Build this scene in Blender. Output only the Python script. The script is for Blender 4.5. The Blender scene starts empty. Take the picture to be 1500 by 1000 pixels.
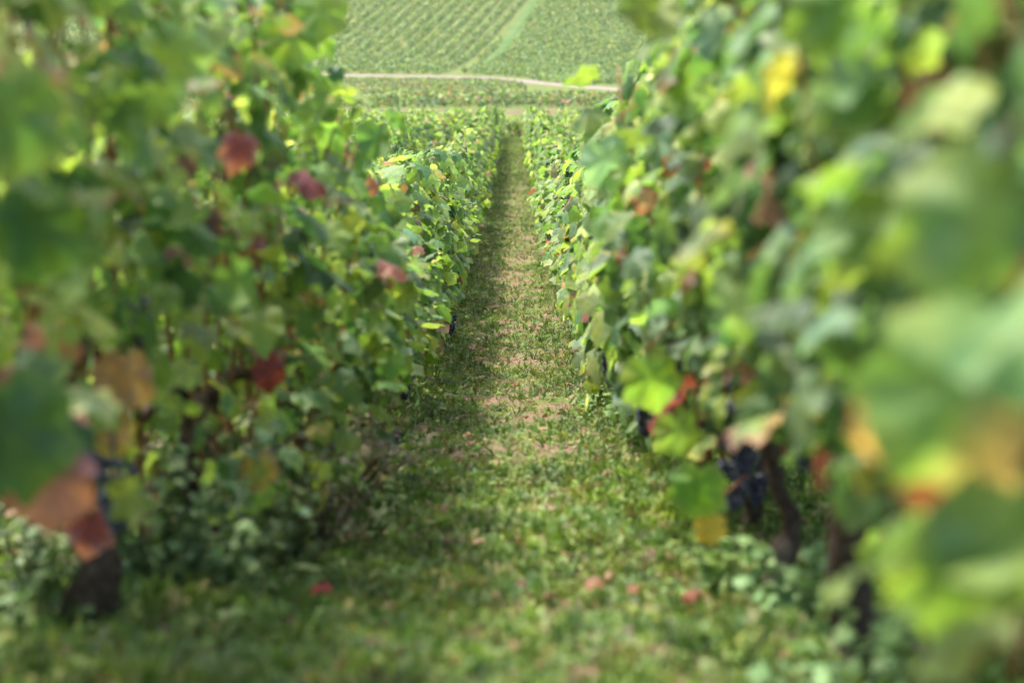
import bpy, math
import numpy as np
from mathutils import Matrix, Vector
R = math.radians
sc = bpy.context.scene
C = sc.collection
rng = np.random.default_rng(7)

# ------------------------------------------------------------------ camera, sky, sun, exposure
FPX = 3540.0            # focal length in pixels of a 1500 px wide frame
PITCH = math.atan(650 / FPX)
cam_d = bpy.data.cameras.new('camera')
cam = bpy.data.objects.new('camera', cam_d); C.objects.link(cam)
cam_d.sensor_width = 36.0
cam_d.lens = FPX / 1500 * 36
cam_d.clip_start = 0.05; cam_d.clip_end = 3000
cam.location = (0, 0, 0)
cam.rotation_euler = (math.pi / 2 - PITCH, 0, 0)
cam_d.dof.use_dof = True
cam_d.dof.focus_distance = 15.0
cam_d.dof.aperture_fstop = 3.6
cam_d.dof.aperture_blades = 0
sc.camera = cam
cam_d.shift_x = -5 / 1500

SUN_EL, SUN_AZ = R(65), R(-52)      # azimuth from +Y, negative to the left
w = bpy.data.worlds.new('World'); sc.world = w; w.use_nodes = True
nt = w.node_tree
sky = nt.nodes.new('ShaderNodeTexSky'); sky.sky_type = 'NISHITA'; sky.sun_disc = False
sky.sun_elevation = SUN_EL; sky.sun_rotation = SUN_AZ; sky.dust_density = 4.0; sky.air_density = 1.0
nt.links.new(sky.outputs[0], nt.nodes['Background'].inputs[0])
nt.nodes['Background'].inputs[1].default_value = 0.15
sd = bpy.data.lights.new('sun', 'SUN'); sd.energy = 2.9; sd.angle = R(5); sd.color = (1.0, 0.94, 0.83)
so = bpy.data.objects.new('sun', sd); C.objects.link(so)
sv = Vector((math.sin(SUN_AZ) * math.cos(SUN_EL), math.cos(SUN_AZ) * math.cos(SUN_EL), math.sin(SUN_EL)))
so.rotation_euler = sv.to_track_quat('Z', 'Y').to_euler()
sc.view_settings.view_transform = 'Standard'; sc.view_settings.look = 'None'
sc.view_settings.gamma = 1; sc.view_settings.exposure = 1.72
sc.render.engine = 'CYCLES'
sc.cycles.max_bounces = 8; sc.cycles.diffuse_bounces = 4; sc.cycles.transmission_bounces = 4
sc.cycles.use_denoising = True

# ------------------------------------------------------------------ terrain profile (camera at z = 0)
HP = np.array([(-60, -6.0), (-10, 0.0), (0, .80), (3.5, 1.16), (4.6, 1.40), (6, 1.62), (10, 2.2), (13.5, 2.68), (20, 3.3), (27, 3.87), (45, 5.15),
               (70, 7.0), (90, 8.8), (100, 9.55), (117, 10.2), (125, 10.7), (160, 13.0), (200, 15.5), (235, 17.75), (243, 18.07), (250, 18.22), (256, 18.32), (262, 18.45),
               (275, 18.2), (300, 15.2), (400, 1.5), (520, -18), (700, -60), (1000, -110)])
def prof(y):
    return -np.interp(y, HP[:, 0], HP[:, 1])
def sprof(y):
    y = np.asarray(y, float)
    d = np.clip(np.abs(y) * .05, .25, 8) * np.where((y > 225) & (y < 265), .25, 1)
    return (prof(y - d) + 2 * prof(y) + prof(y + d)) / 4
def bump(x, y):
    f = np.clip(1.6 - np.asarray(y) / 30, 0, 1)
    return f * (.018 * np.sin(x * 5.1 + 1.7 * np.sin(y * 2.3)) + .014 * np.sin(y * 6.7 + 2 * np.sin(x * 3.1)) + .008 * np.sin(x * 17 + y * 13))
def berm(x, y):      # earth drawn up under the two nearest rows
    return .02 * np.exp(-((np.abs(x) - .62) / .2) ** 2) * np.clip(1.5 - np.asarray(y) / 60, 0, 1)
def G(x, y):
    x = np.asarray(x, float); y = np.asarray(y, float)
    far = np.clip((y - 262) / 100, 0, 1)
    return sprof(y) + bump(x, y) + berm(x, y) + far * (1.2 * np.sin(x * .05 + 1) + .015 * x)
def ray(px, py, Y):
    """point at distance Y down the slope seen at photo pixel px,py"""
    a = (px - 755) / FPX; b = (500 - py) / FPX
    d = np.array([a, math.cos(PITCH) + b * math.sin(PITCH), -math.sin(PITCH) + b * math.cos(PITCH)])
    return d * (Y / d[1])

# ------------------------------------------------------------------ helpers
def tag(o, label=None, cat=None, group=None, kind=None):
    if label: o['label'] = label
    if cat: o['category'] = cat
    if group: o['group'] = group
    if kind: o['kind'] = kind
    return o
def npmesh(name, V, F, col=None, smooth=True):
    me = bpy.data.meshes.new(name)
    V = np.ascontiguousarray(V, np.float32); F = np.ascontiguousarray(F, np.int32)
    me.vertices.add(len(V)); me.vertices.foreach_set('co', V.ravel())
    k = F.shape[1]
    me.loops.add(F.size); me.loops.foreach_set('vertex_index', F.ravel())
    me.polygons.add(len(F)); me.polygons.foreach_set('loop_start', np.arange(0, F.size, k, dtype=np.int32))
    me.polygons.foreach_set('use_smooth', np.full(len(F), smooth, bool))
    if col is not None:
        a = me.color_attributes.new('tint', 'FLOAT_COLOR', 'POINT')
        c4 = np.ones((len(V), 4), np.float32); c4[:, :3] = col
        a.data.foreach_set('color', c4.ravel())
    me.update(calc_edges=True); me.validate()
    return me
def link(name, me, m, parent=None):
    o = bpy.data.objects.new(name, me); C.objects.link(o)
    if m is not None and not me.materials: me.materials.append(m)
    if parent is not None: o.parent = parent
    return o
def empty(name, loc, rz=0):
    o = bpy.data.objects.new(name, None); C.objects.link(o); o.location = loc; o.rotation_euler = (0, 0, rz)
    o.empty_display_size = .1
    return o
def nrm(a):
    return a / np.maximum(np.linalg.norm(a, axis=-1, keepdims=True), 1e-9)
SUNDIR = np.array(sv)      # leaves turn towards the light
class Bag:
    """collects transformed templates into one mesh"""
    def __init__(s): s.V = []; s.F = []; s.Cc = []; s.n = 0
    def add(s, V, F, col):
        V = np.asarray(V, float).reshape(-1, 3)
        s.V.append(V); s.F.append(np.asarray(F) + s.n); s.n += len(V)
        c = np.empty((len(V), 3)); c[:] = col; s.Cc.append(c)
    def stamp(s, T, pos, X, Y, Z, size, col, edge=None):
        """T=(verts, faces, edgefactor); one copy per row of pos with axes X,Y,Z"""
        V, F, E = T; m = len(pos)
        if m == 0: return
        size = np.broadcast_to(np.asarray(size, float), (m,))
        W = (V[None, :, 0, None] * X[:, None] + V[None, :, 1, None] * Y[:, None] + V[None, :, 2, None] * Z[:, None]) * size[:, None, None] + pos[:, None]
        FF = (F[None] + (np.arange(m) * len(V))[:, None, None]).reshape(-1, F.shape[1])
        cc = np.repeat(col[:, None, :], len(V), 1)
        if edge is not None:
            e = E[None, :, None]; cc = cc * (1 - e) + edge[:, None, :] * e
        s.V.append(W.reshape(-1, 3)); s.F.append(FF + s.n); s.n += m * len(V); s.Cc.append(cc.reshape(-1, 3))
    def mesh(s, name, smooth=True):
        return npmesh(name, np.concatenate(s.V), np.concatenate(s.F), np.concatenate(s.Cc), smooth)
def tube(pts, rad, k=7, rough=0, seed=0):
    pts = np.asarray(pts, float); rad = np.asarray(rad, float); n = len(pts)
    r = np.random.default_rng(seed)
    t = nrm(np.gradient(pts, axis=0))
    ref = np.array([1, 0, 0]) if abs(t[0, 0]) < .8 else np.array([0, 1, 0])
    a = nrm(np.cross(t, ref)); b = np.cross(t, a)
    th = np.arange(k) / k * 2 * np.pi
    rr = rad[:, None] * (1 + rough * r.normal(size=(n, k)))
    V = pts[:, None] + rr[..., None] * (np.cos(th)[None, :, None] * a[:, None] + np.sin(th)[None, :, None] * b[:, None])
    V = np.concatenate([V.reshape(-1, 3), pts[:1], pts[-1:]])
    F = []
    for i in range(n - 1):
        for j in range(k):
            j2 = (j + 1) % k
            p, q, u, v = i * k + j, i * k + j2, (i + 1) * k + j2, (i + 1) * k + j
            F += [(p, q, u), (p, u, v)]
    for j in range(k):
        j2 = (j + 1) % k
        F += [(n * k, j2, j), (n * k + 1, (n - 1) * k + j, (n - 1) * k + j2)]
    return V, np.array(F)

# ------------------------------------------------------------------ materials
def mat(name):
    m = bpy.data.materials.new(name); m.use_nodes = True
    return m, m.node_tree.nodes, m.node_tree.links, m.node_tree.nodes['Principled BSDF']
def leaf_mat(name, gloss=.5, trans=.5, tcol=(1.22, 1.4, .62), veins=True, noise=.35, scale=55):
    m, n, l, p = mat(name)
    at = n.new('ShaderNodeAttribute'); at.attribute_name = 'tint'
    tc = n.new('ShaderNodeTexCoord')
    no = n.new('ShaderNodeTexNoise'); no.inputs['Scale'].default_value = scale; no.inputs['Detail'].default_value = 4
    l.new(tc.outputs['Object'], no.inputs['Vector'])
    mr = n.new('ShaderNodeMapRange'); mr.inputs[3].default_value = 1 - noise; mr.inputs[4].default_value = 1 + noise
    l.new(no.outputs[0], mr.inputs[0])
    mu = n.new('ShaderNodeVectorMath'); mu.operation = 'SCALE'
    n3 = n.new('ShaderNodeTexNoise'); n3.inputs['Scale'].default_value = scale * .3; n3.inputs['Detail'].default_value = 3
    l.new(tc.outputs['Object'], n3.inputs['Vector'])
    cr = n.new('ShaderNodeValToRGB'); cr.color_ramp.elements[0].position = .35; cr.color_ramp.elements[0].color = (.86, .95, 1.1, 1)
    cr.color_ramp.elements[1].position = .68; cr.color_ramp.elements[1].color = (1.3, 1.12, .75, 1); l.new(n3.outputs[0], cr.inputs[0])
    hm = n.new('ShaderNodeVectorMath'); hm.operation = 'MULTIPLY'; l.new(at.outputs['Color'], hm.inputs[0]); l.new(cr.outputs[0], hm.inputs[1])
    l.new(hm.outputs[0], mu.inputs[0]); l.new(mr.outputs[0], mu.inputs['Scale'])
    l.new(mu.outputs[0], p.inputs['Base Color'])
    p.inputs['Roughness'].default_value = gloss; p.inputs['Specular IOR Level'].default_value = .32
    tr = n.new('ShaderNodeBsdfTranslucent')
    m2 = n.new('ShaderNodeVectorMath'); m2.operation = 'MULTIPLY'; m2.inputs[1].default_value = tcol
    l.new(mu.outputs[0], m2.inputs[0]); l.new(m2.outputs[0], tr.inputs['Color'])
    mx = n.new('ShaderNodeMixShader'); mx.inputs[0].default_value = trans
    l.new(p.outputs[0], mx.inputs[1]); l.new(tr.outputs[0], mx.inputs[2])
    l.new(mx.outputs[0], n['Material Output'].inputs['Surface'])
    bp = n.new('ShaderNodeBump'); bp.inputs['Strength'].default_value = .35; bp.inputs['Distance'].default_value = .01
    l.new(no.outputs[0], bp.inputs['Height']); l.new(bp.outputs[0], p.inputs['Normal'])
    return m
LEAF = leaf_mat('vine_leaf')
WEED = leaf_mat('weed_leaf', gloss=.6, trans=.3, tcol=(1.2, 1.4, .5), noise=.25, scale=20)
FAR = leaf_mat('distant_leaf', gloss=.7, trans=.25, noise=.25, scale=3)
def noisy(name, cols, scale, rough=.9, bump=.5, dist=.01, detail=6, wave=None):
    m, n, l, p = mat(name)
    tc = n.new('ShaderNodeTexCoord'); no = n.new('ShaderNodeTexNoise')
    no.inputs['Scale'].default_value = scale; no.inputs['Detail'].default_value = detail; no.inputs['Roughness'].default_value = .7
    l.new(tc.outputs['Object'], no.inputs['Vector'])
    cr = n.new('ShaderNodeValToRGB'); e = cr.color_ramp.elements
    while len(e) < len(cols): e.new(.5)
    for i, c in enumerate(cols):
        e[i].position = .3 + .4 * i / (len(cols) - 1); e[i].color = (*c, 1)
    l.new(no.outputs[0], cr.inputs[0]); l.new(cr.outputs[0], p.inputs['Base Color'])
    p.inputs['Roughness'].default_value = rough; p.inputs['Specular IOR Level'].default_value = .1
    b = n.new('ShaderNodeBump'); b.inputs['Strength'].default_value = bump; b.inputs['Distance'].default_value = dist
    l.new(no.outputs[0], b.inputs['Height']); l.new(b.outputs[0], p.inputs['Normal'])
    return m
BARK = noisy('bark', [(.03, .02, .015), (.085, .06, .043), (.17, .13, .095)], 45, .95, .9, .02)
WOOD = noisy('post_wood', [(.08, .06, .045), (.17, .125, .09)], 30, .9, .6)
SHOOT = noisy('shoot_bark', [(.16, .07, .035), (.25, .12, .06), (.22, .2, .06)], 25, .6, .3)
METAL = noisy('wire', [(.2, .2, .19), (.3, .3, .28)], 20, .4, .1)
STONE = noisy('stone', [(.2, .14, .1), (.36, .28, .21)], 25, .95, .5)
m, n, l, p = mat('grape'); p.inputs['Base Color'].default_value = (.018, .02, .06, 1); p.inputs['Roughness'].default_value = .5
p.inputs['Sheen Weight'].default_value = .25; GRAPE = m
ROAD = noisy('road', [(.15, .115, .105), (.20, .16, .145), (.24, .20, .185)], .6, .95, .2)
TRACK = noisy('track', [(.10, .07, .045), (.16, .11, .075)], .8, .95, .2)
STRIP = noisy('strip', [(.045, .095, .028), (.07, .125, .035), (.11, .135, .05)], .5, .95, .3, .1)
# soil / turf ground
m, n, l, p = mat('ground'); GROUND = m
tc = n.new('ShaderNodeTexCoord')
def noise(s, d=5, r=.6):
    a = n.new('ShaderNodeTexNoise'); a.inputs['Scale'].default_value = s; a.inputs['Detail'].default_value = d; a.inputs['Roughness'].default_value = r
    l.new(tc.outputs['Object'], a.inputs['Vector']); return a
def ramp(src, stops):
    c = n.new('ShaderNodeValToRGB'); e = c.color_ramp.elements
    while len(e) < len(stops): e.new(.5)
    for i, (q, cc) in enumerate(stops): e[i].position = q; e[i].color = (*cc, 1)
    l.new(src.outputs[0], c.inputs[0]); return c
fine = noise(60, 8, .75); mid = noise(3.5, 5); big = noise(.12, 4)
soil = ramp(fine, [(.3, (.07, .045, .03)), (.5, (.19, .13, .085)), (.7, (.34, .255, .18))])
turf = ramp(fine, [(.3, (.05, .075, .02)), (.6, (.14, .19, .05))])
mk = ramp(mid, [(.46, (0, 0, 0)), (.6, (1, 1, 1))])
mx = n.new('ShaderNodeMix'); mx.data_type = 'RGBA'
l.new(mk.outputs[0], mx.inputs[0]); l.new(soil.outputs[0], mx.inputs[6]); l.new(turf.outputs[0], mx.inputs[7])
# valley and hillside beyond 100 m: drier green-brown cover
sx = n.new('ShaderNodeSeparateXYZ'); l.new(tc.outputs['Object'], sx.inputs[0])
gt = n.new('ShaderNodeMapRange'); gt.inputs[1].default_value = 93; gt.inputs[2].default_value = 100
l.new(sx.outputs[1], gt.inputs[0])
hill = ramp(noise(.9, 6), [(.35, (.07, .115, .03)), (.55, (.11, .14, .045)), (.7, (.18, .15, .07))])
mx2 = n.new('ShaderNodeMix'); mx2.data_type = 'RGBA'
l.new(gt.outputs[0], mx2.inputs[0]); l.new(mx.outputs[2], mx2.inputs[6]); l.new(hill.outputs[0], mx2.inputs[7])
l.new(mx2.outputs[2], p.inputs['Base Color']); p.inputs['Roughness'].default_value = 1; p.inputs['Specular IOR Level'].default_value = .05
b = n.new('ShaderNodeBump'); b.inputs['Strength'].default_value = .8; b.inputs['Distance'].default_value = .02
l.new(fine.outputs[0], b.inputs['Height']); l.new(b.outputs[0], p.inputs['Normal'])

# ------------------------------------------------------------------ ground sheet, road, track, strip
def axis(parts):
    out = []
    for a, b_, st in parts: out.append(np.arange(a, b_, st))
    return np.unique(np.round(np.concatenate(out), 4))
xh = axis([(0, 1.6, .04), (1.6, 6, .3), (6, 40, 2), (40, 200, 10), (200, 621, 60)])
xs = np.unique(np.concatenate([-xh, xh]))
ys = axis([(-60, 0, 10), (0, 2.4, .4), (2.4, 14, .06), (14, 40, .3), (40, 120, 1.5), (120, 225, 3), (225, 270, 1.5), (270, 300, 3), (300, 1001, 20)])
X, Y = np.meshgrid(xs, ys); Zg = G(X, Y)
nx = len(xs); idx = np.arange(X.size).reshape(X.shape)
F = np.stack([idx[:-1, :-1], idx[:-1, 1:], idx[1:, 1:], idx[1:, :-1]], -1).reshape(-1, 4)
g = link('ground', npmesh('ground', np.stack([X, Y, Zg], -1).reshape(-1, 3), F), GROUND)
tag(g, 'brown stony soil falling away down the slope and rising again across the valley', 'ground', kind='structure')
def ribbon(name, pts, width, m_, lift=.02, label='', cat='', kind='structure'):
    pts = np.array(pts, float)
    t = np.concatenate([[0], np.cumsum(np.linalg.norm(np.diff(pts, axis=0), axis=1))])
    tt = np.arange(0, t[-1], 1.5); k = 5
    P = np.stack([np.interp(tt, t, pts[:, 0]), np.interp(tt, t, pts[:, 1])], -1)
    ker = np.ones(9) / 9
    P = np.stack([np.convolve(np.pad(P[:, i], 4, 'edge'), ker, 'valid') for i in range(2)], -1)
    d = nrm(np.gradient(P, axis=0)); nn = np.stack([-d[:, 1], d[:, 0]], -1)
    wv = width * (1 + .06 * np.sin(tt * .7) + .05 * np.sin(tt * 1.9))
    u = np.linspace(-.5, .5, k)
    Q = P[:, None] + nn[:, None] * u[None, :, None] * wv[:, None, None]
    # top a little above the sheet, outer edges dipping into it
    Z = G(Q[..., 0], Q[..., 1]) + lift + .06; Z[:, 0] -= .1 + lift; Z[:, -1] -= .1 + lift
    V = np.concatenate([Q, Z[..., None]], -1).reshape(-1, 3)
    ii = np.arange(len(V)).reshape(-1, k)
    Fq = np.stack([ii[:-1, :-1], ii[:-1, 1:], ii[1:, 1:], ii[1:, :-1]], -1).reshape(-1, 4)
    return tag(link(name, npmesh(name, V, Fq), m_), label, cat, kind=kind)
ribbon('road', [(-160, 262), (-60, 255), (-20, 253), (-4, 250), (0.6, 244), (3, 234), (4.7, 220), (6.5, 203), (9.5, 185), (16, 165), (34, 148), (90, 140)],
       2.4, ROAD, .03, 'pale dusty road crossing the valley below the hillside vines', 'road')
ribbon('track', [(-120, 120), (-30, 118), (0, 117.5), (30, 117), (120, 113)], 3.2, TRACK, .02, 'narrow reddish earth track just beyond the ends of the rows', 'track')
def strip_x(y): return -4.4 + (y - 266) * .16 + .5 * np.sin((y - 266) * .11)
ribbon('grass_strip', [(strip_x(y), y) for y in np.arange(267, 430, 6)], 1.7, STRIP, .02,
       'light green grass strip running uphill between two hillside plots', 'grass', kind='structure')

# ------------------------------------------------------------------ leaf templates
half = np.array([(.0, .13), (.12, -.03), (.30, .0), (.42, .14), (.54, .27), (.49, .37), (.455, .44), (.505, .54), (.56, .70), (.40, .76), (.36, .78), (.25, .88), (.10, .95), (.0, 1.06)])
def outline(h):
    return np.concatenate([h, (h[1:-1] * [-1, 1])[::-1]])
def leaf_T(kind, seed):
    r = np.random.default_rng(seed)
    if kind == 'fine': o = outline(half)
    elif kind == 'mid': o = outline(half[[0, 2, 4, 6, 8, 10, 13]])
    else: o = outline(np.array([(0, .05), (.38, .1), (.46, .6), (0, 1.0)]))
    o = o * (1 + r.normal(size=o.shape) * .035)
    c = np.array([0, .40]); k = len(o)
    if kind == 'fine':
        ring = c + (o - c) * .55
        P = np.concatenate([[c], ring, o]); E = np.concatenate([[0], np.full(k, .12), np.full(k, .95)])
        F = [(0, 1 + j, 1 + (j + 1) % k) for j in range(k)]
        for j in range(k):
            j2 = (j + 1) % k; F += [(1 + j, 1 + k + j, 1 + k + j2), (1 + j, 1 + k + j2, 1 + j2)]
    else:
        P = np.concatenate([[c], o]); E = np.concatenate([[0], np.full(k, .8)])
        F = [(0, 1 + j, 1 + (j + 1) % k) for j in range(k)]
    x, y = P[:, 0], P[:, 1]
    fold = r.uniform(-.2, .6); droop = r.uniform(.1, 1.0)
    z = -fold * np.abs(x) - droop * np.clip(y - .3, 0, None) ** 2 + r.uniform(-.25, .25) * x * y
    ed = np.linalg.norm(P - c, axis=1)
    z += ed * .15 * np.sin(np.arctan2(x, y - .4) * 5 + r.uniform(0, 6))
    return np.stack([x, y, z], -1), np.array(F), E
TF = [leaf_T('fine', i) for i in range(10)]
TM = [leaf_T('mid', i) for i in range(5)]
TL = [leaf_T('low', i) for i in range(4)]

PAL = np.array([(.068, .125, .052), (.105, .185, .065), (.165, .25, .075), (.25, .32, .10), (.36, .42, .19), (.34, .34, .11), (.22, .06, .06), (.38, .18, .15), (.20, .11, .065), (.15, .23, .14)])
def pick(r, m, warm=1.0, light=1.0):
    w_ = np.array([.15, .25, .25 * light, .16 * light, .06 * light, .006 * warm, .008 * warm, .013 * warm, .013 * warm, .10])
    w_ = w_ / w_.sum()
    i = r.choice(len(PAL), m, p=w_)
    c = PAL[i] * r.uniform(.75, 1.3, (m, 1)) * r.uniform(.92, 1.08, (m, 3))
    e = c.copy()
    sel = r.random(m) < .06 * warm
    e[sel] = PAL[r.choice([5, 6, 7, 7, 8, 8], sel.sum())] * r.uniform(.7, 1.2, (sel.sum(), 1))
    return c, e
def leaf_frames(r, out, m, updn=1.0):
    """out: outward direction per leaf (m,3)"""
    nrml = nrm(out * r.uniform(.3, 1.0, (m, 1)) + np.array([0, 0, 1]) * r.uniform(.1, 1.0, (m, 1)) + SUNDIR * r.uniform(0, .35, (m, 1)) + r.normal(size=(m, 3)) * .42)
    tip = out * r.uniform(.1, .8, (m, 1)) + np.array([0, 0, -1.0]) * updn * r.uniform(.3, 1.1, (m, 1)) + r.normal(size=(m, 3)) * .4
    tip = nrm(tip - (tip * nrml).sum(1, keepdims=True) * nrml)
    return np.cross(tip, nrml), tip, nrml

def shoots_of(r, n, h0, h1, thick, length=1.0):
    S = []
    for i in range(n):
        y0 = (i + .5) / n * length - length / 2 + r.normal() * .04
        top = h0 + (h1 - h0) * r.uniform(.78, 1.08)
        k = 9; t = np.linspace(0, 1, k)
        px = r.normal() * .05 + np.cumsum(r.normal(size=k)) * .022 + (r.uniform(-1, 1) * thick * .8) * t ** 1.5
        py = y0 * (.55 + .45 * np.sqrt(t)) + np.cumsum(r.normal(size=k)) * .018
        pz = h0 - .05 + (top - h0 + .05) * t
        S.append(np.stack([px, py, pz], -1))
    return S
def foliage(seed, T, n, h0=.42, h1=1.22, thick=.21, size=.105, warm=1., light=1., shoots=None, bag=None, slope=0.0, length=1.08, openness=0):
    r = np.random.default_rng(seed); B = bag or Bag()
    m = n
    # positions: along the hedge; denser near its two faces
    y = r.uniform(-length / 2, length / 2, m)
    zt = r.beta(1.35, 1.15, m); lump = .10 * np.sin(y * 6 + seed) + .06 * np.sin(y * 15 + 2 * seed)
    z = h0 + zt * (h1 + lump - h0)
    wid = thick * (.55 + .75 * np.sin(np.pi * np.clip(zt * .85 + .12, 0, 1))) * (1 + .35 * np.sin(y * 9 + z * 7 + seed))
    side = np.where(r.random(m) < .5, -1., 1.)
    x = side * wid * r.beta(2.6, 1.1, m)
    if openness:
        keep = np.sin(y * 11 + seed * 1.3) * np.sin(z * 10 + seed) > -1 + openness
        x, y, z, side, zt = x[keep], y[keep], z[keep], side[keep], zt[keep]; m = len(x)
    pos = np.stack([x, y, z + slope * y], -1)
    if shoots:
        P = np.concatenate([s[2:] for s in shoots]); k = len(P)
        reps = 2; P = np.repeat(P, reps, 0)
        sd_ = np.where(r.random(len(P)) < .5, -1., 1.)
        off = np.stack([sd_ * r.uniform(.03, .11, len(P)), r.normal(size=len(P)) * .05, r.uniform(-.01, .05, len(P))], -1)
        pos = np.concatenate([pos, P + off + np.array([0, 0, 1]) * slope * P[:, 1:2]]); side = np.concatenate([side, sd_]); m = len(pos)
    out = np.stack([side, r.normal(size=m) * .45, np.zeros(m)], -1)
    Xa, Ya, Za = leaf_frames(r, nrm(out), m)
    sz = size * r.uniform(.55, 1.3, m)
    c, e = pick(r, m, warm, light)
    which = r.integers(0, len(T), m)
    for i, t in enumerate(T):
        s = which == i
        B.stamp(t, pos[s], Xa[s], Ya[s], Za[s], sz[s], c[s], e[s])
    return B

# ------------------------------------------------------------------ trunks, bunches, shoots
def trunk_mesh(seed, hgt=.42, rad=.028, lean=0, head=1.5):
    r = np.random.default_rng(seed); B = Bag()
    k = 10; t = np.linspace(0, 1, k)
    px = lean * t + np.cumsum(r.normal(size=k)) * .014 + .012 * np.sin(t * 9 + seed); py = np.cumsum(r.normal(size=k)) * .014
    P = np.stack([px - px[0], py - py[0], -.06 + (hgt + .06) * t], -1)
    rd = rad * (1.25 - .45 * t + .25 * np.exp(-((t - 1) / .12) ** 2) * head) * (1 + .12 * r.normal(size=k))
    V, F = tube(P, rd, 11, .13, seed); B.add(V, F, (1, 1, 1))
    hd = P[-1]
    for s in (-1, 1, -1, 1)[:3 if seed % 2 else 4]:   # short arms off the head
        q = np.linspace(0, 1, 6)
        A = hd + np.stack([r.normal() * .05 * q, s * r.uniform(.18, .34) * q, .02 + r.uniform(-.02, .1) * q + .04 * np.sin(q * 3)], -1)
        V, F = tube(A, rad * (.62 - .3 * q), 7, .12, seed + 3); B.add(V, F, (1, 1, 1))
    for j in range(3):                                # pruning knobs
        c = hd + r.normal(size=3) * [.02, .03, .015]
        V, F = tube(np.array([c, c + r.normal(size=3) * .02 + [0, 0, .02], c + r.normal(size=3) * .02 + [0, 0, .045]]), rad * np.array([.9, .8, .4]) * head * .7, 7, .15, seed + j)
        B.add(V, F, (1, 1, 1))
    return B.mesh('trunk')
def ico():
    V = []; F = []
    n1, n2 = 5, 8
    for i in range(n1 + 1):
        for j in range(n2):
            a = math.pi * i / n1; b_ = 2 * math.pi * j / n2
            V.append((math.sin(a) * math.cos(b_), math.sin(a) * math.sin(b_), math.cos(a)))
    for i in range(n1):
        for j in range(n2):
            j2 = (j + 1) % n2
            F += [(i * n2 + j, (i + 1) * n2 + j, (i + 1) * n2 + j2), (i * n2 + j, (i + 1) * n2 + j2, i * n2 + j2)]
    return np.array(V), np.array(F)
IV, IF = ico()
def bunch_mesh(seed):
    r = np.random.default_rng(seed); B = Bag()
    for i in range(70):
        t = r.random() ** .8; rad = .034 * (1 - t) ** .6 + .004
        a = r.uniform(0, 2 * math.pi); q = rad * r.uniform(.6, 1)
        B.add(IV * r.uniform(.0075, .0095) + [q * math.cos(a), q * math.sin(a), -.02 - t * .12], IF, (1, 1, 1))
    V, F = tube(np.array([(0, 0, .04), (.003, 0, .0), (0, 0, -.1)]), [.003, .003, .002], 5); B.add(V, F, (1, 1, 1))
    return B.mesh('grape_bunch')
BUN = [bunch_mesh(i) for i in range(3)]
TRK = [trunk_mesh(20 + i, hgt=.40 + .03 * (i % 3), rad=.026 + .004 * (i % 2), lean=.05 * ((i % 3) - 1)) for i in range(6)]

# ------------------------------------------------------------------ the rows
def row_x(side, k, y):
    """lateral position of the k-th row (0 = beside the alley)"""
    if side < 0: return -(.62 + k * 1.12 + .13 * np.clip((9 - y) / 5.5, 0, 1) ** 1.3)
    return .53 + k * 1.12
WORDS = ['first', 'second', 'third', 'fourth', 'fifth', 'sixth', 'seventh', 'eighth', 'ninth', 'tenth', 'eleventh', 'twelfth', 'thirteenth', 'fourteenth', 'fifteenth',
         'sixteenth', 'seventeenth', 'eighteenth', 'nineteenth', 'twentieth']
def ordinal(i):
    if i < 20: return WORDS[i]
    tens = {2: 'twenty', 3: 'thirty', 4: 'forty', 5: 'fifty', 6: 'sixty'}; t, u = divmod(i + 1, 10)
    return (tens[t] + '-' + WORDS[u - 1]) if u else {2: 'twentieth', 3: 'thirtieth', 4: 'fortieth', 5: 'fiftieth', 6: 'sixtieth'}[t]
ROWN = {(-1, 0): 'row left of the alley', (1, 0): 'row right of the alley',
        (-1, 1): 'second row left of the alley', (-1, 2): 'third row left of the alley', (-1, 3): 'fourth row left of the alley',
        (-1, 4): 'fifth row left of the alley', (1, 1): 'second row right of the alley'}
FM = [foliage(100 + i, TM, 540, h0=.22, h1=1.05, size=.080, thick=.17, light=1.5).mesh('foliage') for i in range(7)]
FL = [foliage(200 + i, TM, 380, h0=.22, h1=1.0, size=.088, thick=.17, light=2.2).mesh('foliage') for i in range(6)]
for me in FM + FL: me.materials.append(LEAF)
for me in TRK: me.materials.append(BARK)
for me in BUN: me.materials.append(GRAPE)

def add_bunch(v, seed, loc, s=1.0):
    o = link('grape_bunch', BUN[seed % 3], GRAPE, v); o.location = loc; o.scale = (s,) * 3; o.rotation_euler = (0, 0, seed)
    return o

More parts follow.
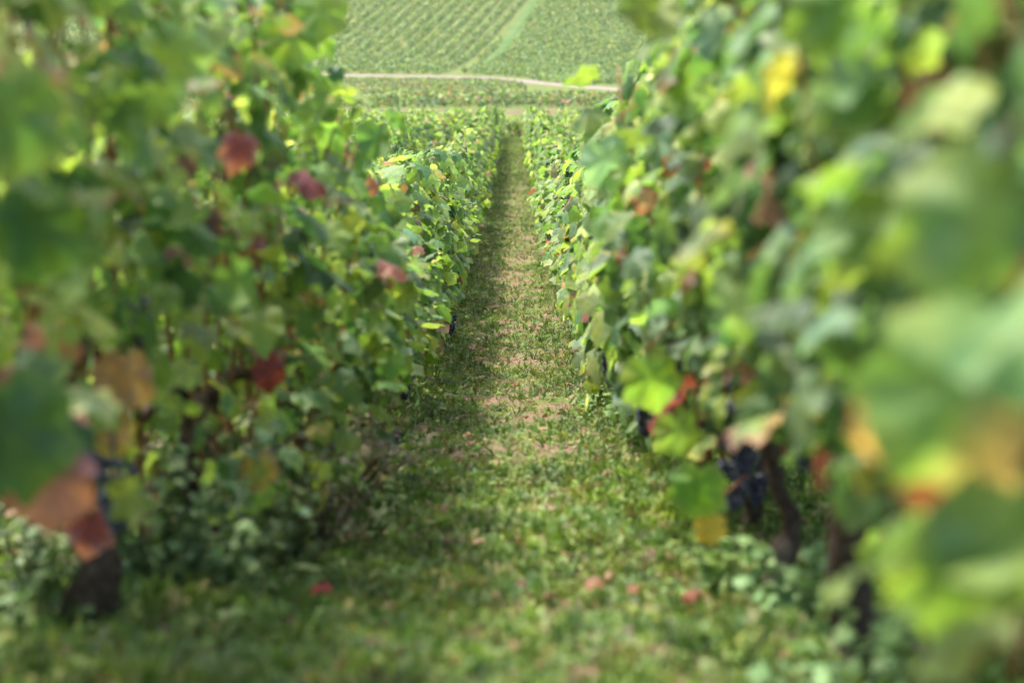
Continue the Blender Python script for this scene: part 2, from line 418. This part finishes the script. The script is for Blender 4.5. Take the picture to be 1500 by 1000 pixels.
def near_vine(side, y, x, label, seed, h0=.42, h1=1.25, n=330, warm=1., thick=.18, trad=.03, thgt=.42, heroes=(), bunches=2, lean=0, openness=0, ts=.073, light=1.6):
    r = np.random.default_rng(seed)
    z = float(G(x, y)); v = empty('grapevine', (x, y, z))
    tag(v, label, 'grapevine', 'grapevines in the ' + ROWN[(side, 0)])
    link('trunk', trunk_mesh(seed, thgt, trad, lean), BARK, v)
    n = int(n * (1.15 if side < 0 else 1.5)); h0 -= .1 if side < 0 else .02; S = shoots_of(r, 11, h0, h1, thick * 1.3)
    for s in S:
        V, F = tube(s, np.linspace(.0055, .003, len(s)), 5); link('shoot', npmesh('shoot', V, F), SHOOT, v)
    B = foliage(seed, TF, n, h0, h1, thick, ts, warm, light, S, openness=openness, slope=-.1)
    # individually coloured leaves that the photograph shows on this plant
    for (px, py, Y, size, col, edge, yaw) in heroes:
        P = ray(px, py, Y) - np.array([x, y, z]); bs = -1 if yaw == 9 else 1; yaw = 0 if yaw == 9 else yaw
        nr = nrm(np.array([math.sin(yaw), -math.cos(yaw), .35]) + r.normal(size=3) * .08)[None]
        tp = np.array([r.normal() * .2, 0, -1.])[None]; tp = nrm(tp - (tp * nr).sum() * nr)
        pos = P[None] - tp * size * .5
        T = TF[r.integers(0, 6)]
        if Y < 1.61:      # this leaf is discoloured along one side only
            T = (T[0], T[1], np.clip((T[0][:, 0] * bs - .02) * 3.0, 0, 1))
        B.stamp(T, pos, np.cross(tp, nr), tp, nr, size, np.array([col]), np.array([edge]))
        V, F = tube(np.array([pos[0] + [0, 0, 0], pos[0] + [side * .03, .02, .03], pos[0] + [side * .08, .03, .07]]), [.002, .0022, .0025], 4)
        B.add(V, F, (.3, .12, .05))
    link('foliage', B.mesh('foliage'), LEAF, v)
    for i in range(bunches):
        add_bunch(v, seed + i, (r.uniform(-.1, .1) - side * .05, r.uniform(-.35, .35), h0 + r.uniform(-.01, .1)))
    return v
RED, PINK, SAL, YEL, YG, PAL_, GR, DG = (.26, .055, .07), (.40, .17, .18), (.45, .26, .17), (.5, .38, .08), (.22, .31, .08), (.3, .42, .22), (.12, .22, .06), (.06, .13, .05)
LEFT = [ # y, x, label, kwargs
 (1.9, -.82, 'grapevine at the left edge with large blurred leaves, closest to the camera', dict(h0=.5, h1=1.1, n=200)),
 (2.95, -.80, 'blurred grapevine with a drooping pink leaf low at the left edge', dict(h0=.42, h1=1.5, n=260, warm=1.5, thick=.18,
   heroes=[(75, 715, 2.75, .10, PINK, PINK, .2), (20, 640, 2.7, .15, DG, GR, .3), (40, 340, 2.9, .12, DG, GR, -.2), (15, 180, 2.7, .13, GR, YG, .3)])),
 (3.95, -.735, 'tall grapevine with a thick black trunk and a red leaf hanging over it', dict(h0=.42, h1=1.45, n=320, warm=2.0, trad=.034, thgt=.5,
   heroes=[(130, 775, 3.8, .085, RED, PINK, .1), (185, 560, 3.7, .10, SAL, SAL, .2), (170, 640, 3.7, .07, SAL, YEL, .4), (352, 222, 3.9, .065, RED, PINK, .5), (55, 465, 3.7, .05, YEL, YEL, 0), (100, 300, 3.6, .12, DG, GR, .2), (180, 150, 3.6, .12, GR, YG, -.3), (260, 90, 3.8, .12, YG, PAL_, .2)])),
 (5.0, -.66, 'tall grapevine on the left with a crimson leaf and a rounded knotty trunk head', dict(h0=.30, h1=1.38, n=400, warm=2.0, trad=.034, thgt=.36,
   heroes=[(360, 362, 4.8, .09, RED, PINK, .3), (300, 335, 4.8, .09, (.1, .06, .08), PINK, .3), (395, 545, 4.8, .07, RED, RED, .4), (380, 690, 4.7, .08, YEL, SAL, .2), (430, 60, 4.9, .12, YG, GR, .4), (470, 20, 4.9, .11, YG, YG, .2)])),
 (6.05, -.60, 'grapevine on the left above the brown withered weeds, with reddened lower leaves', dict(h0=.22, h1=1.2, n=420, warm=2.0,
   heroes=[(470, 435, 5.8, .06, (.6, .5, .3), SAL, .3), (420, 490, 5.8, .06, PINK, RED, .3)])),
]
for i, (y, x, lab, kw) in enumerate(LEFT): near_vine(-1, y, x, lab, 40 + i, **kw)
RIGHT = [
 (2.0, .50, 'grapevine at the right edge with one huge blurred green leaf edged peach and red', dict(h0=.3, h1=1.0, n=70, thick=.12, light=.5, bunches=0,
   heroes=[(1400, 590, 1.60, .13, (.20, .33, .09), (.62, .42, .26), 9), (1355, 700, 1.66, .045, (.48, .14, .09), (.5, .16, .1), -.1), (1300, 620, 1.68, .05, (.6, .36, .2), SAL, 0), (1480, 520, 1.62, .09, GR, DG, -.2), (1440, 330, 1.7, .12, (.16, .26, .09), YG, .1), (1400, 850, 1.62,   .08, GR, YG, .2), (1480, 800, 1.6, .1, YG, GR, 0)])),
 (2.78, .53, 'blurred grapevine near the right edge with reddish shoots above a pale stump-like trunk', dict(h0=.30, h1=1.3, n=230, thick=.16, light=.6, bunches=0, warm=1.2,
   heroes=[(1370, 150, 2.4, .06, RED, SAL, -.3), (1230, 20, 2.6, .11, GR, YG, -.1), (1250, 300, 2.5, .1, GR, PAL_, -.2), (1290, 460, 2.5, .08, GR, DG, -.2)])),
 (3.55, .535, 'grapevine on the right with a thick dark knobbly trunk and pinkish leaves above', dict(h0=.42, h1=1.42, n=280, trad=.034, thgt=.40, bunches=0, light=1, warm=1.5,
   heroes=[(1130, 280, 3.3, .10, SAL, PINK, -.2), (1160, 170, 3.3, .1, YG, GR, 0), (1200, 570, 3.3, .08, (.2, .32, .13), (.36, .3, .1), -.1), (1080, 450, 3.4, .09, PAL_, GR, -.2), (1190, 480, 3.4, .08, PAL_, YG, .1), (1210, 100, 3.4, .12, GR, YG, 0)])),
 (4.6, .51, 'grapevine on the right with a slim forked trunk beside a stake', dict(h0=.42, h1=1.32, n=300, trad=.017, bunches=0, thgt=.44, openness=.2,
   heroes=[(1040, 775, 4.4, .06, YEL, YEL, -.2), (1020, 720, 4.35, .11, (.16, .32, .05), YG, -.1), (1000, 635, 4.4, .09, (.36, .45, .1), YG, .1), (955, 560, 4.45, .11, (.26, .4, .07), YG, 0), (1040, 120, 4.6, .1, PAL_, GR, 0)])),
 (5.65, .54, 'grapevine on the right with one broad alley-side leaf painted pale blue-green as sky sheen', dict(h0=.26, h1=1.25, n=380, trad=.019,
   heroes=[(890, 238, 4.95, .105, (.30, .43, .30), (.28, .42, .26), -.1), (980, 240, 5.2, .07, PINK, SAL, -.2), (945, 290, 5.3, .06, SAL, RED, .2), (990, 330, 5.1, .07, SAL, YEL, .2)])),  # first leaf: sky sheen painted into its pale colour
]
for i, (y, x, lab, kw) in enumerate(RIGHT): near_vine(1, y, x, lab, 70 + i, **kw)

def copy_vine(root, loc, rz, s, label, group):
    v = root.copy(); C.objects.link(v); v.location = loc; v.rotation_euler = (0, 0, rz); v.scale = s
    v['label'] = label; v['group'] = group
    for ch in root.children:
        c = ch.copy(); C.objects.link(c); c.parent = v
    return v
protos = {}
def proto(kind, i):
    """first vine of each kind is built with its parts; the rest are copies of it"""
    return protos.get((kind, i))
far_pos = []
spec = {(-1, 0): 60, (1, 0): 60, (-1, 1): 46, (-1, 2): 46, (-1, 3): 46, (-1, 4): 44, (1, 1): 40}
start = {(-1, 0): 7.1, (1, 0): 6.7, (-1, 1): 5.0, (-1, 2): 8.5, (-1, 3): 12, (-1, 4): 15, (1, 1): 5.0}
for side in (-1, 1):
    for k in range(0, 9):
        lim = spec.get((side, k), 0)
        ys_ = np.arange(start.get((side, k), 4.0), 85.5, 1.06)
        base = 5 if k == 0 else 0
        for i, y in enumerate(ys_):
            y = float(y + rng.normal() * .05); x = float(row_x(side, k, y) + rng.normal() * .025)
            hs = rng.uniform(.92, 1.1) * (.93 if y > 70 else .92 if y > 55 else 1) * (1.22 if side > 0 and y < 9 else 1.1 if side > 0 and y < 14 else 1)
            if k == 0 and side < 0: hs *= .84 if y < 9.5 else .9 if y < 12 else 1
            rz = 0 if rng.random() < .5 else math.pi
            if y < lim:
                kind = 'm' if y < 24 else 'l'; vi = int(rng.integers(0, 6))
                o = ordinal(base + i)
                rn = ROWN[(side, k)]
                lab = f'{o} grapevine from the camera in the {rn}' if k else f'{o} grapevine from the camera in the {rn}' if i + base < 20 else f'small green grapevine far down the {rn}, among others alike'
                grp = 'grapevines in the ' + rn if i + base < 20 else 'distant grapevines in the ' + rn
                loc = (x, y, float(G(x, y)))
                P = protos.get((kind, vi))
                if P is None:
                    P = empty('grapevine', loc, rz); P.scale = (1, 1, hs); tag(P, lab, 'grapevine', grp)
                    link('trunk', TRK[vi], BARK, P)
                    link('foliage', (FM if kind == 'm' else FL)[vi], LEAF, P)
                    r = np.random.default_rng(vi)
                    if kind == 'm':
                        for q in range(2): add_bunch(P, vi + q, (r.choice([-1, 1]) * r.uniform(.08, .2), r.uniform(-.4, .4), r.uniform(.3, .42)))
                    protos[(kind, vi)] = P
                else:
                    copy_vine(P, loc, rz, (1, 1, hs), lab, grp)
            else:
                far_pos.append((x, y, hs))
# rest of this vineyard as one mass
B = Bag(); FP = np.array(far_pos)
def mass(B, P, nl, T, size, h0, h1, thick, r, light=1.3, warm=1., rot=None, length=1.08):
    m = len(P) * nl
    y = r.uniform(-length / 2, length / 2, m); z = h0 + r.beta(1.5, 1.1, m) * (h1 - h0)
    side = np.where(r.random(m) < .5, -1., 1.)
    x = side * thick * r.beta(2.4, 1.2, m)
    Q = np.repeat(P, nl, 0); hs = Q[:, 2]
    th = rot if rot is not None else 0.
    if np.ndim(th): th = np.repeat(th, nl)
    wx = Q[:, 0] + x * np.cos(th) + y * np.sin(th); wy = Q[:, 1] - x * np.sin(th) + y * np.cos(th)
    pos = np.stack([wx, wy, G(Q[:, 0], Q[:, 1]) + z * hs], -1)
    out = nrm(np.stack([side * np.cos(th), -side * np.sin(th), np.zeros(m)], -1) + r.normal(size=(m, 3)) * .4)
    Xa, Ya, Za = leaf_frames(r, out, m)
    c, e = pick(r, m, warm, light); wch = r.integers(0, len(T), m)
    sz = size * r.uniform(.6, 1.3, m)
    for i, t in enumerate(T):
        s = wch == i; B.stamp(t, pos[s], Xa[s], Ya[s], Za[s], sz[s], c[s], e[s])
mass(B, FP, 130, TL, .12, .2, 1.0, .19, rng, light=2.2)
for (x, y, hs) in FP:
    V, F = tube(np.array([(x, y, G(x, y) - .05), (x + .02, y, G(x, y) + .2), (x, y, G(x, y) + .45)]), [.03, .025, .02], 5); B.add(V, F, (.05, .035, .025))
tag(link('grapevines', B.mesh('grapevines'), LEAF), 'leafy mass of the farthest and outermost vines of this vineyard slope', 'grapevines', kind='stuff')

def road_y(x): return np.interp(x, [-60, -20, -4, 0.6, 3, 4.7, 6.5, 9.5, 16, 34], [255, 253, 250, 244, 234, 220, 203, 185, 165, 148])
# valley plot
r = np.random.default_rng(5)
def plot(x0, x1, y0, y1, az, sp, step, ok):
    """rows at azimuth az (from +Y), spacing sp"""
    L = max(abs(x1 - x0), abs(y1 - y0)) * 1.6; cx, cy = (x0 + x1) / 2, (y0 + y1) / 2
    u = np.arange(-L / 2, L / 2, sp); v = np.arange(-L / 2, L / 2, step)
    U, V = np.meshgrid(u, v); V = V + r.normal(size=V.shape) * .08; U = U + r.normal(size=U.shape) * .04
    x = cx + U * math.cos(az) + V * math.sin(az); y = cy - U * math.sin(az) + V * math.cos(az)
    x, y = x.ravel(), y.ravel()
    s = (x > x0) & (x < x1) & (y > y0) & (y < y1); x, y = x[s], y[s]
    s = ok(x, y) & (r.random(len(x)) > .03); x, y = x[s], y[s]
    return np.stack([x, y, r.uniform(.8, 1.15, len(x))], -1)
def ok_valley(x, y):
    rx = np.interp(y, [140, 148, 165, 185, 203, 220, 234, 244], [90, 34, 16, 9.5, 6.5, 4.7, 3, .6])
    return ((x < .002 * y) | (y < 150) | (x > rx + 6)) & (x < np.where(y > 150, rx - 4, 999)) & (y < np.interp(x, [-60, -20, -4, -1, 0], [244, 238, 231, 220, 204]))
B = Bag(); Pv = plot(-36, 36, 125, 253, R(62), 1.35, 1.1, ok_valley)
mass(B, Pv, 34, TL, .17, .1, .62, .26, r, light=.6, warm=2.5, rot=R(62), length=1.1)
tag(link('valley_vines', B.mesh('valley_vines'), FAR), 'low vines of the flat valley plot in front of the pale road', 'vines', kind='stuff')
B = Bag(); az1 = R(9.5)
P1 = plot(-60, 30, 245, 350, az1, 1.65, .8, lambda x, y: (x < strip_x(y) - .95) & (y > road_y(x) + 3.6 + (x > -12) * 0))
mass(B, P1, 22, TL, .22, .1, .85, .20, r, light=1.0, warm=.4, rot=az1)
tag(link('hillside_vines', B.mesh('hillside_vines'), FAR), 'straight rows of vines climbing the hillside left of the grass strip', 'vines', kind='stuff')
B = Bag(); az2 = R(27)
P2 = plot(-20, 60, 225, 350, az2, 1.35, .8, lambda x, y: (x > strip_x(y) + .9) & (y > road_y(x) + 4.5))
mass(B, P2, 20, TL, .22, .1, .78, .17, r, light=.9, warm=.3, rot=az2)
tag(link('hillside_vines', B.mesh('hillside_vines'), FAR), 'fine textured vines on the hillside right of the grass strip', 'vines', kind='stuff')

# ------------------------------------------------------------------ weeds, grass, litter
def weed_T(seed, k, spread, up, wd):
    r_ = np.random.default_rng(seed); V = []; F = []; E = []
    for i in range(k):
        a = r_.uniform(0, 2 * math.pi); L = r_.uniform(.5, 1) * spread; h = r_.uniform(.4, 1) * up
        d = np.array([math.cos(a), math.sin(a)]); n_ = np.array([-d[1], d[0]]) * wd * r_.uniform(.6, 1.2)
        b0 = len(V); base = d * L * .3; mid_ = d * L * .7; tip = d * L
        V += [(*base, h * .55), (*(mid_ + n_), h), (*(mid_ - n_), h * .97), (*tip, h * r_.uniform(.75, 1.1))]
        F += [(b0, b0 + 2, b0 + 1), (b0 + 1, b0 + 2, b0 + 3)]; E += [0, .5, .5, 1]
    return np.array(V), np.array(F), np.array(E, float)
def blade_T(seed, k):
    r_ = np.random.default_rng(seed); V = []; F = []; E = []
    for i in range(k):
        a = r_.uniform(0, 2 * math.pi); d = np.array([math.cos(a), math.sin(a)]); n_ = np.array([-d[1], d[0]]) * .05
        b0 = len(V); o = r_.normal(size=2) * .12; h = r_.uniform(.6, 1.3); s_ = r_.uniform(.1, .7)
        V += [(*(o - n_), 0), (*(o + n_), 0), (*(o + d * s_ * .4 + n_ * .7), h * .65), (*(o + d * s_), h)]
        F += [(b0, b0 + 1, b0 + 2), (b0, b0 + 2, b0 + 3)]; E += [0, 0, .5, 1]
    return np.array(V), np.array(F), np.array(E, float)
WT = [weed_T(i, 8, .9, .8, .2) for i in range(3)] + [weed_T(9 + i, 11, .8, 1.2, .12) for i in range(2)]
BT = [blade_T(i, 7) for i in range(3)]
r = np.random.default_rng(11)
WP = np.array([(.10, .19, .05), (.15, .25, .06), (.20, .29, .075), (.25, .33, .11), (.32, .31, .16), (.08, .14, .05), (.25, .17, .10)])
def hsh(x, y): return .5 + .5 * np.sin(x * 3.1 + 1.3 * np.sin(y * 1.7)) * np.sin(y * 2.3 + 1.1 * np.sin(x * 4.1 + 2))
def cover(B, x0, x1, y0, y1, dens, size, bare=.5):
    m = int((x1 - x0) * (y1 - y0) * dens); x = r.uniform(x0, x1, m); y = r.uniform(y0, y1, m)
    patch = np.exp(-((x - .03) / .22) ** 2) * .75 * bare + .35 * hsh(x * 1.5, y * .8) + .3 * hsh(x * 5, y * 4.3)
    patch = patch + .45 * bare * np.exp(-((x - .95) / .35) ** 2) * (y < 7)     # bare soil under the near right row
    s = r.random(m) > np.clip(patch, 0, .93); x, y, patch = x[s], y[s], patch[s]; m = len(x)
    pos = np.stack([x, y, G(x, y) - .004], -1)
    a = r.uniform(0, 2 * np.pi, m); tl = r.normal(size=(m, 2)) * .22
    Za = nrm(np.stack([tl[:, 0], tl[:, 1], np.ones(m)], -1))
    Xa = np.stack([np.cos(a), np.sin(a), np.zeros(m)], -1); Xa = nrm(Xa - (Xa * Za).sum(1, keepdims=True) * Za); Ya = np.cross(Za, Xa)
    edge = np.clip((np.abs(x) - .25) / .5, 0, 1)
    sz = size * r.uniform(.5, 1.35, m) * (.75 + .55 * edge * hsh(x * 2 + 5, y * 1.3)) * (1 - .35 * np.clip(patch, 0, 1))
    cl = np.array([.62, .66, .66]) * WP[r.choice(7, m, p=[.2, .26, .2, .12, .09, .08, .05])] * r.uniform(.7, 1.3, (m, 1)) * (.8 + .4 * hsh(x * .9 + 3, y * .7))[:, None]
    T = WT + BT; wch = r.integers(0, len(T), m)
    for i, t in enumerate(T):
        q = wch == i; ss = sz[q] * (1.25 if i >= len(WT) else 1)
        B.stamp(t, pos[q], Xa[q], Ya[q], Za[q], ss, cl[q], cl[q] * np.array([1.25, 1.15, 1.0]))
B = Bag()
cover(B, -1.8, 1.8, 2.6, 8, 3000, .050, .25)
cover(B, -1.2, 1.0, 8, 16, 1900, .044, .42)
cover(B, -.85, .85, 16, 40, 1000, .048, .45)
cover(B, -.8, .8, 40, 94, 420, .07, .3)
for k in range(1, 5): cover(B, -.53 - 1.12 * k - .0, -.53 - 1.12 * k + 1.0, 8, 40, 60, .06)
tag(link('weeds', B.mesh('weeds'), WEED), 'short green weeds and grass carpeting the alley between the two rows', 'weeds', kind='stuff')
# litter: dry leaf scraps and clods
B = Bag()
def scatter(m, f):
    x, y = f(m); a = r.uniform(0, 6.28, m)
    Za = nrm(np.stack([r.normal(size=m) * .5, r.normal(size=m) * .5, np.ones(m)], -1)); Xa = np.stack([np.cos(a), np.sin(a), np.zeros(m)], -1)
    Xa = nrm(Xa - (Xa * Za).sum(1, keepdims=True) * Za)
    return np.stack([x, y, G(x, y)], -1), Xa, np.cross(Za, Xa), Za
def fl(m):
    q = int(m * .6); x = np.concatenate([r.normal(size=q) * .28, r.uniform(-1.3, 1.5, m - q)]); y = np.concatenate([2.6 + r.random(q) ** 1.2 * 28, r.uniform(2.8, 9, m - q)]); return x, y
pos, Xa, Ya, Za = scatter(900, fl); pos[:, 2] += r.uniform(.005, .03, len(pos))
lc = np.array([(.26, .13, .08), (.34, .2, .13), (.13, .07, .045), (.32, .24, .15)])[r.integers(0, 4, len(pos))] * r.uniform(.7, 1.2, (len(pos), 1))
B.stamp(TF[3], pos, Xa, Ya, Za, r.uniform(.016, .04, len(pos)), lc * .85, lc * .8)
tag(link('leaf_litter', B.mesh('leaf_litter'), WEED), 'dry brown leaf scraps lying among the weeds in the alley', 'leaf litter', kind='stuff')
B = Bag()
pos, Xa, Ya, Za = scatter(5200, lambda m: (np.where(r.random(m) < .6, r.normal(size=m) * .25 + .03, r.uniform(-1.4, 1.5, m)), 2.7 + r.random(m) ** 1.3 * 42))
lump = IV * (1 + .16 * np.random.default_rng(1).normal(size=(len(IV), 1))) * [1, .8, .55]
B.stamp((lump, IF, np.zeros(len(IV))), pos, Xa, Ya, Za, r.uniform(.003, .014, len(pos)), np.full((len(pos), 3), .3))
tag(link('pebbles', B.mesh('pebbles'), STONE), 'small pinkish stones and clods on the bare soil of the alley', 'pebbles', kind='stuff')

# ------------------------------------------------------------------ taller weed plants, fallen leaves
def tall_weed(px, py, Y, h, nst, col, label, seed, sz=.03, spread=.1, name='weed_plant', dense=16):
    r_ = np.random.default_rng(seed); P = ray(px, py, Y); x, y = P[0], Y; z = float(G(x, y))
    v = empty(name, (x, y, z)); tag(v, label, 'weed', None)
    B = Bag(); Bs = Bag(); c0 = np.array(col)
    for i in range(int(nst * 1.3)):
        t = np.linspace(0, 1, 6); a = r_.uniform(0, 6.28); hh = h * r_.uniform(.35, 1.25); s_ = spread * 1.6 * r_.uniform(.1, 1)
        Q = np.stack([math.cos(a) * s_ * t ** 1.4 + r_.normal() * .015, math.sin(a) * s_ * t ** 1.4 + r_.normal() * .015, hh * t], -1)
        V, F = tube(Q, np.linspace(.003, .0015, 6), 4); Bs.add(V, F, c0 * .9)
        m = dense; tt = r_.uniform(.15, 1.05, m)
        pos = np.stack([np.interp(tt, t, Q[:, j]) for j in range(3)], -1) + r_.normal(size=(m, 3)) * .008
        out = nrm(np.stack([r_.normal(size=m), r_.normal(size=m), r_.uniform(-.2, .6, m)], -1))
        nr = nrm(np.array([0, 0, 1.]) + r_.normal(size=(m, 3)) * .4); tp = nrm(out - (out * nr).sum(1, keepdims=True) * nr)
        cc = c0 * r_.uniform(.6, 1.4, (m, 1))
        B.stamp(TM[seed % 5], pos, np.cross(tp, nr), tp, nr, sz * .8 * r_.uniform(.4, 1.3, m), cc, cc)
    link('stem', Bs.mesh('stem'), WEED, v); link('foliage', B.mesh('foliage'), WEED, v)
tall_weed(350, 800, 4.55, .26, 12, (.20, .28, .13), 'pale grey-green leafy weed beside the left row trunks', 1, .032, .12)
tall_weed(290, 860, 4.35, .2, 9, (.13, .2, .08), 'low bushy green weed in front of the pale one at left', 2, .03, .1)
tall_weed(470, 700, 5.6, .34, 16, (.2, .165, .11), 'brown withered weed with fine leaves at the foot of the left row', 3, .022, .14)
tall_weed(520, 655, 6.5, .34, 15, (.22, .18, .11), 'dull brown weed bush behind the withered one along the left row', 4, .022, .14)
tall_weed(430, 760, 5.1, .28, 13, (.17, .2, .09), 'dark olive weed bush between the pale weed and withered weeds', 5, .026, .13)
tall_weed(560, 720, 6.4, .14, 9, (.14, .22, .06), 'small fresh green weed at the left edge of the alley', 6, .028, .09)
tall_weed(935, 640, 8.6, .16, 9, (.22, .34, .10), 'bright green tufted weed at the foot of the right row', 7, .03, .1)
tall_weed(880, 560, 10.5, .15, 8, (.2, .3, .1), 'small pale weed farther up the right alley edge', 8, .03, .09)
tall_weed(1190, 930, 4.1, .16, 9, (.16, .26, .10), 'leafy green weed between the stake and the dark trunk', 9, .035, .1)
tall_weed(1060, 840, 4.7, .13, 8, (.19, .29, .08), 'yellowish green weed left of the slim forked trunk', 10, .03, .1)
for i, (px, py, Y) in enumerate([(400, 730, 5.5), (455, 660, 6.2), (380, 800, 5.0), (330, 720, 5.2), (540, 640, 7.0)]):
    tall_weed(px, py, Y, .30, 16, [(.19, .17, .10), (.21, .17, .11), (.17, .23, .10), (.19, .21, .10), (.22, .19, .11)][i],
              ['brownish green weed bush under the reddened lower leaves at left', 'dry brown weed bush between grape trunks of the left row', 'green weed bush low in front of the left row foliage',
               'olive weed bush close behind the pale grey-green weed', 'dry weed at the point where the left row meets the alley grass'][i], 30 + i, .026, .15, dense=18)
for i, (px, py, Y) in enumerate([(60, 850, 4.6), (150, 800, 4.9), (215, 850, 4.4), (250, 790, 5.0), (160, 700, 6.0)]):
    tall_weed(px, py, Y, .3, 14, [(.15, .2, .09), (.22, .16, .10), (.14, .21, .09), (.24, .15, .10), (.18, .2, .1)][i],
              ['green weed bush behind the thick black trunk at the left edge', 'reddish brown dry weed just right of the thick black trunk', 'leafy green weed between the black trunk and the knotty trunk head',
               'reddish dry weed below the knotty trunk head', 'green weed seen between the two nearest trunks of the left row'][i], 50 + i, .034, .15, dense=18)
tall_weed(20, 930, 3.9, .2, 9, (.12, .19, .07), 'green weed in the lower left corner by the thick trunk', 11, .035, .12)
tall_weed(1290, 900, 3.3, .13, 8, (.13, .22, .08), 'low green weed right of the dark knobbly trunk', 12, .03, .1)
fallen = [(475, 895, 4.75, .05, RED, 'bright red fallen leaf lying in the weeds, upper one of the red cluster'),
          (470, 925, 4.6, .045, (.5, .05, .07), 'red fallen leaf lowest and leftmost in the red cluster'),
          (492, 918, 4.63, .045, (.55, .09, .13), 'pinkish red fallen leaf at the right of the red cluster'),
          (650, 745, 6.3, .06, SAL, 'salmon fallen leaf in the middle of the alley'),
          (1010, 950, 4.45, .05, (.34, .12, .08), 'orange red fallen leaf near the bottom right of the alley'),
          (870, 905, 4.75, .05, (.4, .2, .12), 'brown curled leaf low in the alley right of centre'),
          (1100, 880, 4.85, .055, (.5, .27, .15), 'tan fallen leaf left of the stake'),
          (290, 775, 4.9, .04, (.5, .08, .1), 'small crimson fallen leaf by the pale weed at left')]
r_ = np.random.default_rng(3)
for px, py, Y, s, col, lab in fallen:
    P = ray(px, py, Y); B = Bag(); s *= .78 if 'red cluster' not in lab else 1; col = tuple(c * (.75 if 'red cluster' not in lab else 1) for c in col); nr = nrm(np.array([[r_.normal() * .3, -.55, 1.]])); tp = nrm(np.array([[r_.normal(), r_.normal() * .5, 0]])); tp = nrm(tp - (tp * nr).sum() * nr)
    B.stamp(TF[r_.integers(0, 6)], np.array([[0, 0, 0.]]) - tp * s * .5, np.cross(tp, nr), tp, nr, s, np.array([col]), np.array([col]) * .8)
    V, F = tube(np.array([-tp[0] * s * .5, -tp[0] * s * .8 + [0, 0, .004], -tp[0] * s * 1.1 + [0, 0, -.004]]), [.0012] * 3, 4); B.add(V, F, (.3, .12, .06))
    o = link('fallen_leaf', B.mesh('fallen_leaf'), LEAF); o.location = (P[0], Y, float(G(P[0], Y)) + .045)
    tag(o, lab, 'leaf', 'fallen leaves in the alley')

# single bunches seen hanging at the foot of the leaves
def hang(px, py, Y, s=1.0):
    P = ray(px, py, Y); best = None
    for o in C.objects:
        if o.get('category') == 'grapevine':
            d = (o.location.x - P[0]) ** 2 + (o.location.y - P[1]) ** 2
            if best is None or d < best[0]: best = (d, o)
    v = best[1]; q = Vector(P) - v.location
    rz = v.rotation_euler.z; q = Matrix.Rotation(-rz, 3, 'Z') @ q
    add_bunch(v, int(px), (q.x, q.y, q.z / v.scale.z + .05), s)
for a in [(640, 478, 13.6), (500, 562, 7.1), (574, 658, 8.2, .9), (575, 640, 8.2, .8), (1076, 700, 4.5, .8), (1068, 612, 4.5, .8), (1090, 660, 4.5, .7), (992, 512, 5.5, .7), (405, 470, 5.2, .8),
          (210, 470, 4.0, .7), (1180, 640, 3.6, .7), (460, 590, 6.6, .9), (660, 468, 14.6), (1340, 250, 2.4, .5)]: hang(*a)

# ------------------------------------------------------------------ posts and wires
def post(x, y, h, label, w_=.05, lean=0):
    z = float(G(x, y)); B = Bag()
    P = np.array([(0, 0, -.2), (lean * .4, 0, h * .4), (lean * .8, 0, h * .8), (lean, 0, h - .01), (lean, 0, h)])
    V, F = tube(P, np.array([w_, w_, w_ * .96, w_ * .94, w_ * .6]) / 2, 10, .03, int(y * 10)); B.add(V, F, (1, 1, 1))
    o = link('post', B.mesh('post', True), WOOD); o.location = (x, y, z); tag(o, label, 'post', 'wooden posts in the vine rows'); return o
post(.49, 4.42, .13, 'short brown cut-off stake beside the slim forked trunk', .05, .01)
for i_, x_ in enumerate((-.12, .16)):
    copy_vine(protos[('l', i_)], (x_, 86 + i_ * .6, float(G(x_, 86 + i_ * .6))), 0, (1, 1, .75), ['low grapevine closing the far end of the alley, left of two', 'low grapevine closing the far end of the alley, right of two'][i_], 'grapevines closing the alley')
o = 0
for s_, rowname in ((-1, 'left'), (1, 'right')):
    for i, y in enumerate((13.2, 19.6, 26.5, 33.5, 47, 60.5)):
        if s_ > 0: y += 1.7
        post(float(row_x(s_, 0, y)) - s_ * .06, y, 1.1, f'{WORDS[i]} upright wooden post from the camera in the row {rowname} of the alley', .065)
    for h in (.5, .85, 1.12):
        yy = np.arange(2.0, 92, 1.0); P = np.stack([row_x(s_, 0, yy) * np.ones_like(yy), yy, sprof(yy) + h], -1)
        V, F = tube(P, np.full(len(P), .0013), 4)
        wn = {.5: 'lowest', .85: 'middle', 1.12: 'top'}[h]
        tag(link('trellis_wire', npmesh('trellis_wire', V, F), METAL), f'{wn} thin trellis wire running through the row {rowname} of the alley', 'wire', 'trellis wires')

# ------------------------------------------------------------------ the air across the valley
hz = bpy.data.materials.new('haze_air'); hz.use_nodes = True; hn = hz.node_tree.nodes; hn.clear()
ho = hn.new('ShaderNodeOutputMaterial'); pv = hn.new('ShaderNodeVolumePrincipled')
pv.inputs['Color'].default_value = (.93, .95, .95, 1); pv.inputs['Density'].default_value = .00012; pv.inputs['Anisotropy'].default_value = .3
hz.node_tree.links.new(pv.outputs[0], ho.inputs['Volume'])
x0, x1, y0, y1, z0, z1 = -630, 630, -70, 1010, -22, 116
V = [(x, y, z) for z in (z0, z1) for y in (y0, y1) for x in (x0, x1)]
F = [(0, 2, 3, 1), (4, 5, 7, 6), (0, 1, 5, 4), (1, 3, 7, 5), (3, 2, 6, 7), (2, 0, 4, 6)]
tag(link('haze', npmesh('haze', V, F, smooth=False), hz), 'thin pale air softening the hillside across the valley', 'haze', kind='stuff')
